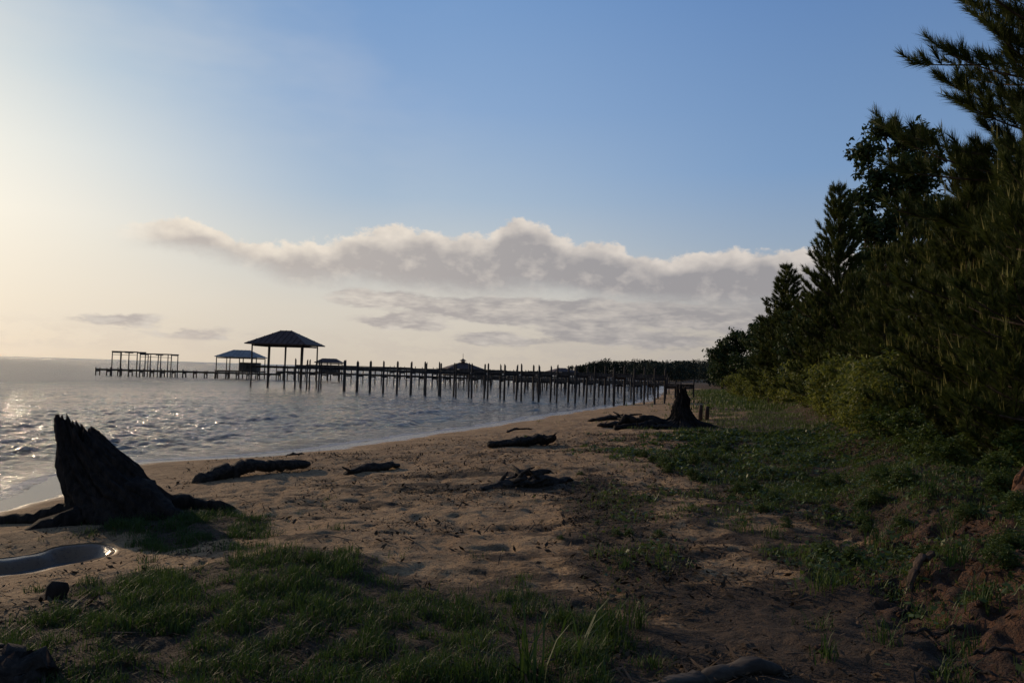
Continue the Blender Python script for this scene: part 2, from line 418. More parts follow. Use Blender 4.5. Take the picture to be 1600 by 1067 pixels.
pine(PB,13.6,20.5,6.4,8.2,L1,1.6,.8)
pine(PB,13.8,23.5,6.4,6.4,L1,2.9,1.1)
pine(PC,15.6,27,9.8,6.4,L1,5.1)
pine(PC,14.9,38,9.8,5.8,L1,3.1,1.2)
pine(PC,16.7,43,9.8,6.6,L1,1.0,1.1)
pine(PC,19.4,35,9.8,7.6,L1,1.9)
pine(PC,23.5,44,9.8,9.4,'conical dark pine standing behind the broadleaf tree',3.)
pine(PC,19.4,57,9.8,9.4,'tall dark pine with uneven crown beside the far shore trees',2.,1.3)
pine(PC,18.2,50,9.8,6.6,L1,4.4,1.3)
pine(PB,8.2,13.0,6.4,4.8,L1,.2)
pine(PB,13.0,30.5,6.4,5.2,L1,2.6,1.1)
pine(PB,9.2,17.2,6.4,4.4,L1,4.6,1.1)
pine(PA,11.3,24.2,5.6,4.4,L1,1.1,1.2)
# ------------------------------------------------------------ broadleaf generator
def leaves(cent,rad,n,size,r,up=0.):
    c=r.normal(size=(n,3)); c/=np.linalg.norm(c,axis=1)[:,None]; c*=(r.random(n)**.45)[:,None]*rad
    P=cent+c; N=r.normal(size=(n,3)); N[:,2]=np.abs(N[:,2])+up; N/=np.linalg.norm(N,axis=1)[:,None]
    A=np.cross(N,r.normal(size=(n,3))); A/=np.linalg.norm(A,axis=1)[:,None]; B=np.cross(N,A)
    s=(size*r.uniform(.6,1.25,n))[:,None]
    return np.stack([P-A*s,P-B*s*.42+N*s*.1,P+A*s,P+B*s*.42+N*s*.1],1).reshape(-1,3)
def make_broad(name,h,tr,lobes,seed,lsize=.11,npl=45,leafm=None,cl=.38,dens=1.):
    r=np.random.default_rng(seed); tb=MB(); cb=MB(); V=[]
    pts=[np.array([0,0,0.])]
    topz=max(c[2] for c,_ in lobes)
    mc=np.mean([c for c,_ in lobes],axis=0)
    for i in range(1,8):
        f=i/7; pts.append(np.array([mc[0]*f+r.normal()*.05*h*.1,mc[1]*f+r.normal()*.05*h*.1,topz*.85*f]))
    tb.tube(pts,[tr*(1-.8*i/7) for i in range(8)],9,rough=.2,seed=seed)
    for (c,rad) in lobes:
        c=np.array(c,float); k=min(6,max(1,int(7*c[2]/topz*.55))); b=pts[k]
        mid=(b+c)/2+np.array([0,0,-.08*h*r.random()])+r.normal(size=3)*.04*h
        tb.tube([b,mid,c],[tr*.4,tr*.28,tr*.12],6,cap=False)
        nt=int(dens*14*(rad/1.0)**2+6)
        for i in range(nt):
            d=r.normal(size=3); d/=np.linalg.norm(d); q=c+d*np.array([1,1,.75])*rad*r.uniform(.3,1.0)
            cb.tube([c,(c+q)/2+r.normal(size=3)*.06,q],[tr*.08,tr*.05,tr*.02+.004],4,cap=False)
            V.append(leaves(q,cl*r.uniform(.6,1.2),npl,lsize,r,.3))
    V=np.concatenate(V)
    trunk=tb.mesh(name+'_trunk',[M_bark],True)
    bf=np.array(cb.f)+len(V)
    F=np.concatenate([np.arange(len(V)).reshape(-1,4),bf])
    crown=soup(name+'_crown',np.concatenate([V,np.array(cb.v)]),F,[leafm or M_leaf,M_bark],[0]*(len(V)//4)+[1]*len(bf))
    return trunk,crown
def tree(P,name,x,y,label,cat='tree',rz=0,sc=1,grp=None,wz=1):
    kw=dict(label=label,category=cat)
    if grp: kw['group']=grp
    e=obj(name,None,loc=(x,y,Hs(x,y)-.05),rot=(0,0,rz),sc=(sc,sc,sc*wz),**kw)
    obj('trunk' if cat=='tree' else 'stem',P[0],e); obj('crown' if cat=='tree' else 'foliage',P[1],e); return e
B1=make_broad('oak',14.5,.26,[((1.0,0,12.9),.9),((-.5,.5,13.4),.85),((0.2,0,12.5),.9),((-1.5,0,12.0),.85),((1.7,.6,11.6),1.0),((.3,-.4,11.3),1.0),((-1.2,0,10.9),.8),((1.0,0,10.5),1.0),((-.2,0,10.2),.9),((-1.7,.2,9.7),.9),((-1.8,-.5,8.3),1.1),((-.5,.4,8.9),1.2),((1.3,0,9.2),1.4),((0,0,7.2),1.8),((-1.4,0,6.6),1.4),((1.8,0,6.8),1.7)],21,lsize=.16,npl=36,cl=.44,dens=1.15)
tree(B1,'oak_tree',19.1,40,'tall broadleaf tree with loose gappy crown rising above pines',sc=1.04)
B2=make_broad('shore_oak',8,.22,[((0,0,6.4),1.3),((-1.4,0,5.6),1.1),((1.3,0,5.4),1.4),((-2.4,0,4.2),1.2),((-.5,0,4.2),1.6),((1.4,.5,3.3),1.7),((-2.0,0,2.5),1.3),((0,0,2),1.6)],22,lsize=.19,npl=30,cl=.5)
g2='broadleaf trees along the far shore'
tree(B2,'oak_tree',24.6,88,'spreading dark broadleaf tree leaning over the far beach',rz=.2,sc=1.0,grp=g2)
L2='dense dark broadleaf tree among shoreline woods'
for x,y,rz,sc in((23.4,76,2.,1.0),(21.6,64,3.,.95),(18.8,52,4.,.85),(27.0,100,1.,.85),(30.5,116,5.,.85),(34.5,132,2.2,.8),(20.5,47,1.,1.0),(26,66,2.6,1.15),(17.3,47,.6,.7),(22.6,70,1.2,1.0),(27,84,4.1,1.1),(15.9,37,3.3,.7)):
    tree(B2,'oak_tree',x,y,L2,rz=rz,sc=sc,grp=g2)
SH=make_broad('shrub',1.8,.03,[((0,0,1.3),.5),((.5,.2,.9),.55),((-.5,0,.85),.55),((0,-.4,.6),.55),((.2,.5,.5),.5)],23,lsize=.06,npl=60,leafm=M_shrub,cl=.26,dens=1.2)
SH2=make_broad('weed',1.4,.02,[((0,0,1.0),.35),((.4,.1,.6),.4),((-.4,0,.6),.4),((0,-.3,.35),.4)],24,lsize=.055,npl=60,leafm=M_cover,cl=.22,dens=1.3)
for i,(x,y,s) in enumerate([(11.0,24.5,1.3),(10.1,22.3,1.2),(9.0,20.0,1.1),(11.4,28.2,1.4),(12.6,31,1.5),(8.1,17.6,.9),(13.8,36,1.6),(15.0,40,1.7),(16.3,45,1.5),(17.6,52,1.5),(12.0,27,1.5),(9.9,20.8,1.4),(18.6,58,1.6),(19.8,64,1.6),(21,72,1.6),(22.3,80,1.6)]):
    tree(SH,'shrub',x,y,'bright yellow-green leafy shrub at the foot of pines','shrub',rz=i*1.7,sc=s,grp='shrubs along the tree line')
WB=[(7.4,15.0,.8),(6.5,12.0,.5),(7.0,13.6,.7),(6.3,10.4,.45),(7.7,16.6,.8),(8.1,13.9,1.0),(7.1,11.2,.7),(5.8,9.3,.35),(6.5,9.2,.6)]
r=np.random.default_rng(77)
for i in range(84):
    y=r.uniform(4.8,19); xg=float(np.interp(y,_gy,_gxx)); x=xg+.2+abs(r.normal())*1.5
    if x>7.6: continue
    WB.append((x,y,r.uniform(.10,.26)*(1+.15*(x-xg))))
for i in range(10):
    y=r.uniform(8.5,14.5); WB.append((1.35+r.normal()*.32,y,r.uniform(.08,.15)))
for i,(x,y,s) in enumerate(WB):
    tree(SH2,'shrub',x,y,'low dark green leafy weed bush on the bank','shrub',rz=i*2.1,sc=s,grp='weedy bushes on the bank',wz=.75)
# far tree line (reads as one mass)
r=np.random.default_rng(5); V=[]
for x0,x1,y0,y1,hh,n in((46,190,560,640,11.5,560),(38,80,240,330,6.0,190),(36,52,135,200,4.4,190)):
    for i in range(n):
        f=r.random(); x=x0+(x1-x0)*f+r.normal()*1.5; y=(y0+(y1-y0)*r.random()) if n>200 else y0+(y1-y0)*f+r.normal()*4
        top=hh*(.8+.4*vnoise(x*.12,y*.02,3))
        if n>200: top*=.6+.4*sst(46,70,x)
        for k in range(3):
            c=np.array([x,y,1+top*(k+.6)/3.2]); V.append(leaves(c,top*.25,26,hh*.065,r))
V=np.concatenate(V)
obj('distant_woods',soup('distant_woods',V,np.arange(len(V)).reshape(-1,4),M_far),kind='stuff',label='dark wooded point far along the bay shoreline',category='woods')
# ------------------------------------------------------------ grass & cover
def blades(x,y,hgt,w,r,lean=.45):
    n=len(x); z=H(x,y)-.01; a=r.uniform(0,6.283,n); ln=lean*r.random(n)*hgt
    dx=np.cos(a)*ln;dy=np.sin(a)*ln; b=a+1.57+r.normal(size=n)*.6; wx=np.cos(b)*w;wy=np.sin(b)*w
    P=np.stack([x,y,z],1); W=np.stack([wx,wy,0*x],1)
    M=P+np.stack([dx*.35,dy*.35,hgt*.6],1); T=P+np.stack([dx,dy,hgt*(1-.25*lean*r.random(n))],1)
    V=np.stack([P-W,P+W,M-W*.75,M+W*.75,T],1).reshape(-1,3)
    i=np.arange(n)*5
    F=np.concatenate([np.stack([i,i+1,i+3],1),np.stack([i,i+3,i+2],1),np.stack([i+2,i+3,i+4],1)])
    return V,F
def scatter(mask,x0,x1,y0,y1,n,r):
    x=r.uniform(x0,x1,n);y=r.uniform(y0,y1,n); k=r.random(n)<mask(x,y); return x[k],y[k]
r=np.random.default_rng(9)
def gm2(x,y): return grassmask(x,y)*(.12+.88*sst(.25,.62,vnoise(x*5.5,y*5.5,15)))
x,y=scatter(gm2,-7,2.5,3,12.5,330000,r)
cl=.3+1.3*vnoise(x*5.5,y*5.5,15)**1.5
V,F=blades(x,y,r.uniform(.03,.13,len(x))*cl*1.1,r.uniform(.0018,.004,len(x)),r,1.1)
obj('grass',soup('grass',V,F,M_grass),kind='stuff',label='patchy green grass on the beach sand',category='grass')
def cv(x,y): return covermask(x,y)*(.12+.88*sst(.35,.62,vnoise(x*2.6,y*2.6,8)))
x1,y1=scatter(cv,-.5,9,4.2,16,130000,r); x2,y2=scatter(cv,1,22,16,45,80000,r); x3,y3=scatter(covermask,8,40,45,115,50000,r)
c1=.4+1.2*vnoise(x1*2.5,y1*2.5,18)
B=[blades(x1,y1,r.uniform(.03,.13,len(x1))*c1,r.uniform(.002,.005,len(x1)),r,.9),blades(x2,y2,r.uniform(.05,.18,len(x2)),r.uniform(.005,.012,len(x2)),r,.9),blades(x3,y3,r.uniform(.1,.4,len(x3)),r.uniform(.015,.03,len(x3)),r,.9)]
VV=[];FF=[];o=0
for v,f in B: VV.append(v);FF.append(f+o);o+=len(v)
obj('beach_grass',soup('beach_grass',np.concatenate(VV),np.concatenate(FF),M_cover),kind='stuff',label='low green beach weeds spreading over sandy bank',category='ground cover')
def litter(x,y,size,r,up=2.,zo=.01,asp=.42,zr=.0):
    n=len(x); P=np.stack([x,y,H(x,y)+zo+r.random(n)*zr],1); N=r.normal(size=(n,3)); N[:,2]=np.abs(N[:,2])+up; N/=np.linalg.norm(N,axis=1)[:,None]
    A=np.cross(N,r.normal(size=(n,3))); A/=np.linalg.norm(A,axis=1)[:,None];B=np.cross(N,A); s=size[:,None]
    return np.stack([P-A*s,P-B*s*asp,P+A*s,P+B*s*asp],1).reshape(-1,3)
x,y=scatter(cv,-.5,10,4.2,26,110000,r)
sz=r.uniform(.012,.038,len(x))*(1+sst(10,25,y))
cc=vnoise(x*2.6,y*2.6,8)
P0=litter(x,y,sz,r,1.,.02,.6,.0).reshape(-1,4,3); P0[:,:,2]+=(r.random(len(x))*(.02+.13*sst(.45,.9,cc)))[:,None]
V=P0.reshape(-1,3)
obj('leafy_ground_cover',soup('leafy_ground_cover',V,np.arange(len(V)).reshape(-1,4),M_cover),kind='stuff',label='small round leaved creeping plants over the sand',category='ground cover')
def dm(x,y):
    a=.32+.0*x; a=a+1.8*strip(x,y)+.9*blob(x,y,-.6,13.0,2.2,.5)+.9*blob(x,y,-1.,14.7,1.2,.35)+.6*blob(x,y,.8,13.5,1.8,.5)+.6*sst(1.6,3.,x)+.5*sst(9,4.5,y)  # real litter, thickened toward the near edge to deepen the painted foreground shade
    return np.clip(a*(.12+1.1*sst(-.08,.2,fbm(x*1.4,y*1.4,4,14))+.35*strip(x,y))*sst(1.5,4,shore(x,y))*sst(.4,.8,dseg(x,y,CREEK)),0,1)
x,y=scatter(dm,-8,8,3,26,260000,r)
V=litter(x,y,r.uniform(.005,.028,len(x))*(.6+.8*r.random(len(x))**3*2),r,1.0,.012,.4,.018)
x,y=scatter(dm,-8,8,3,24,22000,r)
Vt=litter(x,y,r.uniform(.03,.18,len(x)),r,3,.02,.055,.02)
V=np.concatenate([V,Vt])
obj('leaf_litter',soup('leaf_litter',V,np.arange(len(V)).reshape(-1,4),M_dry),kind='stuff',label='dark dead leaves, bark bits and twigs on sand',category='litter')
# grass clumps
def clump(x,y,n,h,lab,spread=.1,bw=.0035):
    r=np.random.default_rng(int(abs(x*100+y*31)))
    a=r.uniform(0,6.283,n);ln=r.uniform(.1,.6,n)*h;hg=h*r.uniform(.5,1.,n)
    P=np.stack([r.normal(size=n)*spread*.5,r.normal(size=n)*spread*.5,np.zeros(n)],1)
    D=np.stack([np.cos(a),np.sin(a),0*a],1); W=np.stack([-np.sin(a),np.cos(a),0*a],1)*bw
    rows=[]
    for f in(0,.3,.6,.85,1.):
        c=P+D*(ln*f**2)[:,None]+np.array([0,0,1.])*(hg*(f-.25*f**3))[:,None]; w=W*(1-f**3)
        rows+= [c-w,c+w]
    V=np.stack(rows,1).reshape(-1,3); i=np.arange(n)*10
    F=np.concatenate([np.stack([i+2*k,i+2*k+1,i+2*k+3,i+2*k+2],1) for k in range(4)])
    obj('grass_clump',soup('grass_clump',V,F,M_grass),loc=(x,y,Hs(x,y)-.02),label=lab,category='grass',group='tall grass clumps')
clump(.16,4.7,20,.70,'sparse tall arching grass blades rising from dark ground',.1,.007)
clump(.42,5.0,12,.55,'sparse tall arching grass blades rising from dark ground',.1,.006)
for x,y,n,h in((.72,5.5,80,.45),(.95,5.8,50,.36),(-.6,4.7,14,.3),(.4,5.9,30,.25),(2.6,6.6,40,.3),(3.3,7.3,50,.3),(3.8,8.3,50,.35),(4.4,8.0,60,.4),(2.9,8.9,40,.25),(-3.7,8.4,40,.18),(-3.1,9.6,40,.18),(4.9,9.4,60,.4),(1.1,7.4,30,.2),(2.2,5.6,30,.22),(3.0,5.9,30,.25),(4.3,9.9,60,.3),(3.4,10.5,50,.25),(5.2,11.2,60,.35),(2.0,5.0,30,.25),(2.5,5.3,36,.28),(-4.6,10.2,50,.25),(-4.3,10.7,50,.25),(-4.9,10.4,50,.22),(2.9,5.1,40,.3),(3.3,5.6,40,.3),(2.6,4.7,40,.28),(3.6,6.4,50,.32)):
    clump(x,y,n,h,'clump of tall arching green grass growing from sand')
# ------------------------------------------------------------ stumps
def make_stump(name,Hh,prof,off,seed,jag,roots,ysc=.75,lob=5,slant=0.,flare=.3,bk=1.,low=0.):
    nth,nt=180,90; th=np.linspace(0,2*np.pi,nth,endpoint=False); V=[]
    jn=np.clip(fbm(np.cos(th)*4+7,np.sin(th)*4+seed,4,seed),-.5,.5)
    j2=np.clip(fbm(np.cos(th)*11+3,np.sin(th)*11+seed,3,seed+1),-.5,.5)
    hz=Hh*(1-jag*(.35+1.2*jn+.8*j2+.5*(jn>.08)))*(1-slant*(.5+.5*np.cos(th)))
    ts=np.linspace(0,1,nt)
    for t in ts:
        z=hz*t; tt=np.clip(z/Hh,0,1)
        r=np.interp(tt,prof[0],prof[1]); ox=np.interp(tt,off[0],off[1]); oy=np.interp(tt,off[0],off[2])
        fl=1+flare*np.exp(-tt*4.0)*np.cos(lob*th+seed+1.5*np.sin(th*2))
        tw=th+tt*.5
        bark=1+bk*(.22*fbm(np.cos(tw)*4+20,np.sin(tw)*4+tt*1.5,4,seed+2)+.16*fbm(np.cos(tw)*13,np.sin(tw)*13+tt*2.0,3,seed+4)-.10*sst(.62,.8,vnoise(np.cos(tw)*7+9,np.sin(tw)*7+tt*1.3,seed+6))+.10*fbm(np.cos(th)*5+tt*7,np.sin(th)*5+tt*9,3,seed+9))+low*fbm(np.cos(th)*1.6+tt*5,np.sin(th)*1.6+tt*4,3,seed+12)
        rad=r*fl*bark
        V.append(np.stack([ox+rad*np.cos(th),oy+rad*np.sin(th)*ysc,z-.12],1))
    for k in range(1,7):
        f=1-k/7; L=V[nt-1]; c=L.mean(0); q=c+(L-c)*f; q[:,2]=L[:,2]*f+(1-f)*(L[:,2].min())-.12*k*.5*Hh/1.3; V.append(q)
    N=len(V); V=np.concatenate(V)
    b=MB(); b.v=[tuple(v) for v in V]
    for i in range(N-1):
        for j in range(nth):
            k=(j+1)%nth; b.f.append((i*nth+j,i*nth+k,(i+1)*nth+k,(i+1)*nth+j)); b.m.append(0)
    for pts,rad in roots:
        P=[];R=[]
        for (p,q),(ra,rb) in zip(zip(pts[:-1],pts[1:]),zip(rad[:-1],rad[1:])):
            for k in range(5):
                f=k/5; P.append([p[m]*(1-f)+q[m]*f+random.gauss(0,.015) for m in range(3)]); R.append(ra*(1-f)+rb*f)
        P.append(pts[-1]);R.append(rad[-1]); b.tube(P,R,12,rough=.6,seed=seed)
    return b.mesh(name,[M_dead],True)
st=make_stump('stump',1.60,([0,.10,.24,.43,.60,.73,.88,1],[1.02,.85,.70,.54,.43,.33,.23,.17]),([0,.24,.43,.60,.73,.88,1],[.26,.16,-.08,-.26,-.40,-.52,-.60],[0]*7),3,.17,
 [([(-.3,-.2,.1),(-.8,-.3,.02),(-1.2,-.3,-.02),(-1.8,-.4,-.08)],[.16,.10,.07,.05]),
  ([(.8,.2,.2),(1.15,.3,.20),(1.5,.25,.16),(1.85,.3,.0)],[.12,.08,.07,.04]),
  ([(.4,-.1,.42),(.8,-.2,.2),(1.3,-.3,-.0)],[.22,.15,.07]),
  ([(-.1,-.5,.1),(-.5,-.9,-.04),(-.8,-1.1,-.1)],[.16,.09,.05])],slant=.14,flare=.14,bk=1.4,low=.25)
SX,SY=-5.58,11.3
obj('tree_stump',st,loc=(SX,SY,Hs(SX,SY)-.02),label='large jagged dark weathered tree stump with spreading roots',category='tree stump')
st2=make_stump('stump',1.72,([0,.06,.14,.25,.36,.5,.62,.75,.88,1],[1.5,1.15,.75,.48,.38,.27,.25,.18,.17,.10]),([0,.3,.5,.7,1],[.1,0,-.1,-.04,-.14],[0]*5),8,.25,
 [([(-.4,-.2,.1),(-1.0,-.3,.12),(-1.7,-.5,.05),(-2.6,-.9,0)],[.18,.15,.12,.08]),
  ([(-.5,.3,.1),(-1.2,.5,.22),(-1.6,.5,.18),(-2.0,.6,.28),(-2.3,.5,0)],[.16,.15,.12,.1,.04]),
  ([(.4,-.2,.1),(1.0,-.3,.03),(1.7,-.4,-.05)],[.2,.1,.05])],ysc=.9,lob=4,bk=1.8,low=.5)
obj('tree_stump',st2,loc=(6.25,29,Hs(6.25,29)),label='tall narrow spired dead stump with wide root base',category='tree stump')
# driftwood
def log(pts,rad,lab,seed,mat=M_drift,name='driftwood_log',cat='driftwood',rough=.6,grp=None,stubs=0,flat=.65):
    P=[];R=[];c=pts
    rr=random.Random(seed)
    for i in range(len(c)-1):
        for k in range(9):
            f=k/9; P.append([c[i][m]*(1-f)+c[i+1][m]*f+rr.gauss(0,rad[i]*.09) for m in range(3)]); R.append((rad[i]*(1-f)+rad[i+1]*f)*rr.uniform(.85,1.15))
    P.append(list(c[-1]));R.append(rad[-1]*.5); R[0]*=.4
    x0=sum(p[0] for p in c)/len(c);y0=sum(p[1] for p in c)/len(c); zz=Hs(x0,y0)
    b=MB()
    W=[(p[0]-x0,p[1]-y0,Hs(p[0],p[1])+p[2]-zz) for p in P]
    b.tube(W,R,20,rough=rough,seed=seed,flat=flat,freq=3.)
    for s in range(stubs):
        i=rr.randrange(2,len(W)-2); p=Vector(W[i]); d=Vector((rr.uniform(-1,1),rr.uniform(-1,1),rr.uniform(.0,.6))).normalized()
        L=R[i]*rr.uniform(2.,4.); m_=p+d*L*.5+Vector((rr.gauss(0,.1),rr.gauss(0,.1),rr.gauss(0,.1)))*L; b.tube([p,m_,p+d*L+Vector((0,0,-.02))],[R[i]*.4,R[i]*.25,R[i]*.1],8,rough=.5,seed=s)
    kw=dict(label=lab,category=cat)
    if grp:kw['group']=grp
    return obj(name,b.mesh(name,[mat],True),loc=(x0,y0,zz),**kw)
log([(-.6,21.6,.08),(.1,21.8,.1),(.7,22.2,.13),(1.3,22.5,.2)],[.10,.14,.16,.12],'dark driftwood log lying on open sand',1,stubs=3,flat=.8)
log([(-5.6,14.4,.02),(-5.25,14.75,.13),(-4.9,15.1,.15),(-4.45,15.5,.13),(-3.9,15.9,.1)],[.12,.15,.14,.14,.10],'thick bent dark driftwood log near the waterline',2,stubs=1,flat=.75,rough=.35)
log([(-3.1,15.2,.0),(-2.7,15.4,.06),(-2.1,15.7,.05)],[.08,.14,.08],'short dark driftwood piece half sunk in sand',3,stubs=1,flat=.6)
log([(-.5,12.9,-.01),(.0,13.2,.04),(.55,13.4,.07),(1.1,13.8,.02)],[.08,.14,.14,.07],'broad rotten dark driftwood slab on littered sand',4,stubs=6,flat=.5)
log([(-.1,13.3,.06),(.3,13.9,.14),(.75,14.3,.10)],[.06,.08,.05],'rotten dark driftwood branch lying across a slab',24,stubs=3)
log([(-.1,28.,.03),(.25,28.4,.12),(.8,28.6,.05)],[.04,.06,.03],'small forked driftwood piece by the waterline',6,stubs=6)
log([(3.2,29.5,.05),(4.4,30,.18),(5.6,29.5,.12)],[.10,.18,.14],'dark driftwood tangle beside the spired stump',8,stubs=14)
log([(4.2,28.2,.03),(5.0,28.4,.08),(5.7,28.3,.1)],[.08,.12,.1],'low dark driftwood branch in front of the spired stump',28,stubs=10)
log([(3.3,34,.05),(4.4,34.5,.18),(5.3,34.6,.12)],[.10,.16,.12],'dark driftwood log beyond the spired stump',9,stubs=5)
log([(-5.4,19.4,.0),(-5.2,19.5,.06),(-4.9,19.5,.04)],[.04,.07,.04],'small dark wood chunk beside wet sand',10)
log([(-3.8,5.1,-.02),(-3.3,5.05,.04),(-3.0,4.98,.05),(-2.78,4.92,.0)],[.16,.19,.18,.12],'thick dark mossy log end in the grass',12,flat=.75,rough=.35)
log([(.8,4.5,.0),(1.15,4.65,.03),(1.65,4.85,.02)],[.05,.07,.055],'weathered log half buried in dark ground',13,rough=.3,mat=M_pale)
log([(3.15,6.4,-.03),(3.2,6.42,.08),(3.3,6.48,.14),(3.42,6.5,.15)],[.035,.04,.045,.03],'broken root sticking up from the bank',14,mat=M_bark,name='exposed_root',cat='root',rough=.5)
for i in (0,1,2,4,5,7):
    rr=random.Random(i+50); y0=rr.uniform(4.6,7.6); x0=float(np.interp(y0,_by,_bx))+rr.uniform(0,.7); a=rr.uniform(2.2,4.2); L=rr.uniform(.3,.7)
    log([(x0,y0,.0),(x0+math.cos(a)*L*.3,y0+math.sin(a)*L*.3,.03),(x0+math.cos(a+.3)*L*.65,y0+math.sin(a+.3)*L*.65,.01),(x0+math.cos(a+.1)*L,y0+math.sin(a+.1)*L,-.02)],[.012,.012,.009,.005],'thin exposed root crossing the crumbly clay bank',15+i,name='exposed_root',cat='root',rough=.4,grp='exposed roots on the bank',flat=1)
b=MB(); b.tube([(0,0,-.05),(.0,0,.06),(.01,0,.12),(.015,.01,.16)],[.085,.08,.08,.06],16,rough=.5,seed=4)
obj('cut_stump',b.mesh('cut_stump',[M_dead],True),loc=(-3.85,7.0,Hs(-3.85,7.0)),label='small blackened post stub in grassy sand',category='stump')
st3=make_stump('stump',.55,([0,.3,.7,1],[.42,.34,.3,.22]),([0,1],[0,.1],[0,0]),15,.4,[([(-.2,-.1,.1),(-.4,-.25,0),(-.7,-.3,-.05)],[.1,.06,.03])],lob=3)
st3.materials[0]=M_clay
obj('tree_stump',st3,loc=(5.85,8.9,Hs(5.85,8.9)),label='reddish rotten stump on top of the bank',category='tree stump')
# clods on the bank
def clod(seed):
    import bmesh
    bm=bmesh.new(); bmesh.ops.create_icosphere(bm,subdivisions=3,radius=1)
    for v in bm.verts:
        n=float(fbm(v.co.x*1.6+seed,v.co.y*1.6+v.co.z*1.3,4,seed)); v.co*=1+n*1.2; v.co.z*=.6
    me=bpy.data.meshes.new('clod'); bm.to_mesh(me); bm.free(); me.materials.append(M_clay); return me
CL=[clod(i) for i in range(5)]
r=np.random.default_rng(31)
for i in range(150):
    y=r.uniform(4.2,8.5); x=np.interp(y,_by,_bx)+r.normal()*.5+.3; s=.012+.04*r.random()**2.5
    obj('clay_clod',CL[i%5],loc=(x,y,Hs(x,y)+s*.2),rot=(0,0,r.uniform(0,6)),sc=(s,s*r.uniform(.6,1.2),s),label='crumbled reddish clay lump fallen from the bank',category='clay lump',group='clay lumps on the bank')
# ------------------------------------------------------------ piers
def post_mesh(name,h,r0,seed):
    b=MB(); b.tube([(0,0,-1.2),(0,0,0),(.01,0,h*.5),(0,.01,h-.02),(0,0,h)],[r0*1.1,r0*1.05,r0,r0*.93,r0*.8],10,rough=.12,seed=seed); return b.mesh(name,[M_pile],True)
POST=[post_mesh('post',1.,.11,s) for s in range(3)]
def posts(e,lst,rr,tilt=.006):
    for (x,y,top,rad) in lst:
        o=bpy.data.objects.new('post',POST[rr.randrange(3)]); COL.objects.link(o); o.parent=e
        o.location=(x,y,0); o.rotation_euler=(rr.gauss(0,tilt),rr.gauss(0,tilt),rr.uniform(0,6)); k=rad/.11; o.scale=(k,k,top)
def pier(a,b,n,w,top,deck,lab,seed,rad=.085,jit=.04,planks=0.,rail=True,deck_t=.05,toprail=0.):
    rr=random.Random(seed); ax,ay=a;bx,by=b; L=math.hypot(bx-ax,by-ay); ux,uy=(bx-ax)/L,(by-ay)/L; nx_,ny_=-uy,ux
    e=obj('pier',None,loc=(ax,ay,0),label=lab,category='pier')
    P=[]
    for i in range(n):
        d=L*i/(n-1)
        for s in(-1,1):
            if rr.random()<.02: continue
            P.append((ux*d+nx_*s*w/2,uy*d+ny_*s*w/2,top+rr.gauss(0,jit),rad*rr.uniform(.85,1.15)))
    posts(e,P,rr)
    m=MB()
    for s in(-1,1):
        off=s*(w/2-.13)
        for zz,hh in ([(deck-.1,.2)]+([(toprail,.07)] if toprail else [])):
            i=0
            while i<n-1:
                k=rr.choice([2,3,4]); d0=L*i/(n-1);d1=L*min(n-1,i+k)/(n-1)
                m.beam((ux*d0+nx_*off,uy*d0+ny_*off,zz+rr.gauss(0,.015)),(ux*(d1-.01)+nx_*off,uy*(d1-.01)+ny_*off,zz+rr.gauss(0,.015)),.05,hh); i+=k
    st=m.mesh('stringer',[M_pile]); obj('stringer',st,e)
    m=MB(); m.beam((-nx_*w*.56,-ny_*w*.56,0),(nx_*w*.56,ny_*w*.56,0),.08,.18); cm_=m.mesh('crossbeam',[M_pile])
    for i in range(n):
        d=L*i/(n-1); o=obj('crossbeam',cm_,e,loc=(ux*d,uy*d,deck-.30+rr.gauss(0,.02)))
    if planks>0:
        m=MB();d=0
        while d<L:
            if rr.random()<planks: m.box((ux*d,uy*d,deck+deck_t/2+.005),(.14,w*.98,deck_t),math.atan2(uy,ux)+rr.gauss(0,.01))
            d+=.16
        obj('decking',m.mesh('decking',[M_pile]),e)
    return e
pier((11.2,60.5),(-21.0,81.2),24,1.9,2.92,2.42,'storm-stripped wooden pier of tall pilings with bare stringers',1,rad=.08,planks=.2,jit=.03)
pier((19.5,100),(-35,122),30,1.6,2.2,1.35,'long low wooden pier with planks and short pilings',2,rad=.08,planks=.96)
pier((-35,121.9),(-61,119),18,1.5,1.15,.95,'low walkway pier leading to open boat lift frames',3,rad=.08,planks=.96)
pier((21.,112),(-7,142),20,1.8,2.4,1.5,'weathered wooden pier reaching toward a low roofed shelter',4,planks=.7)
pier((30,155),(-26,176),24,1.8,2.7,1.6,'distant weathered wooden pier of grey pilings',5,planks=.8)
pier((17.0,77),(1.0,92),12,1.8,2.1,1.6,'ruined stretch of pier pilings near the beach',6,planks=0.5,jit=.12)
pier((38,200),(-10,235),22,1.8,2.7,1.8,'distant weathered wooden pier of grey pilings',7,planks=.8)
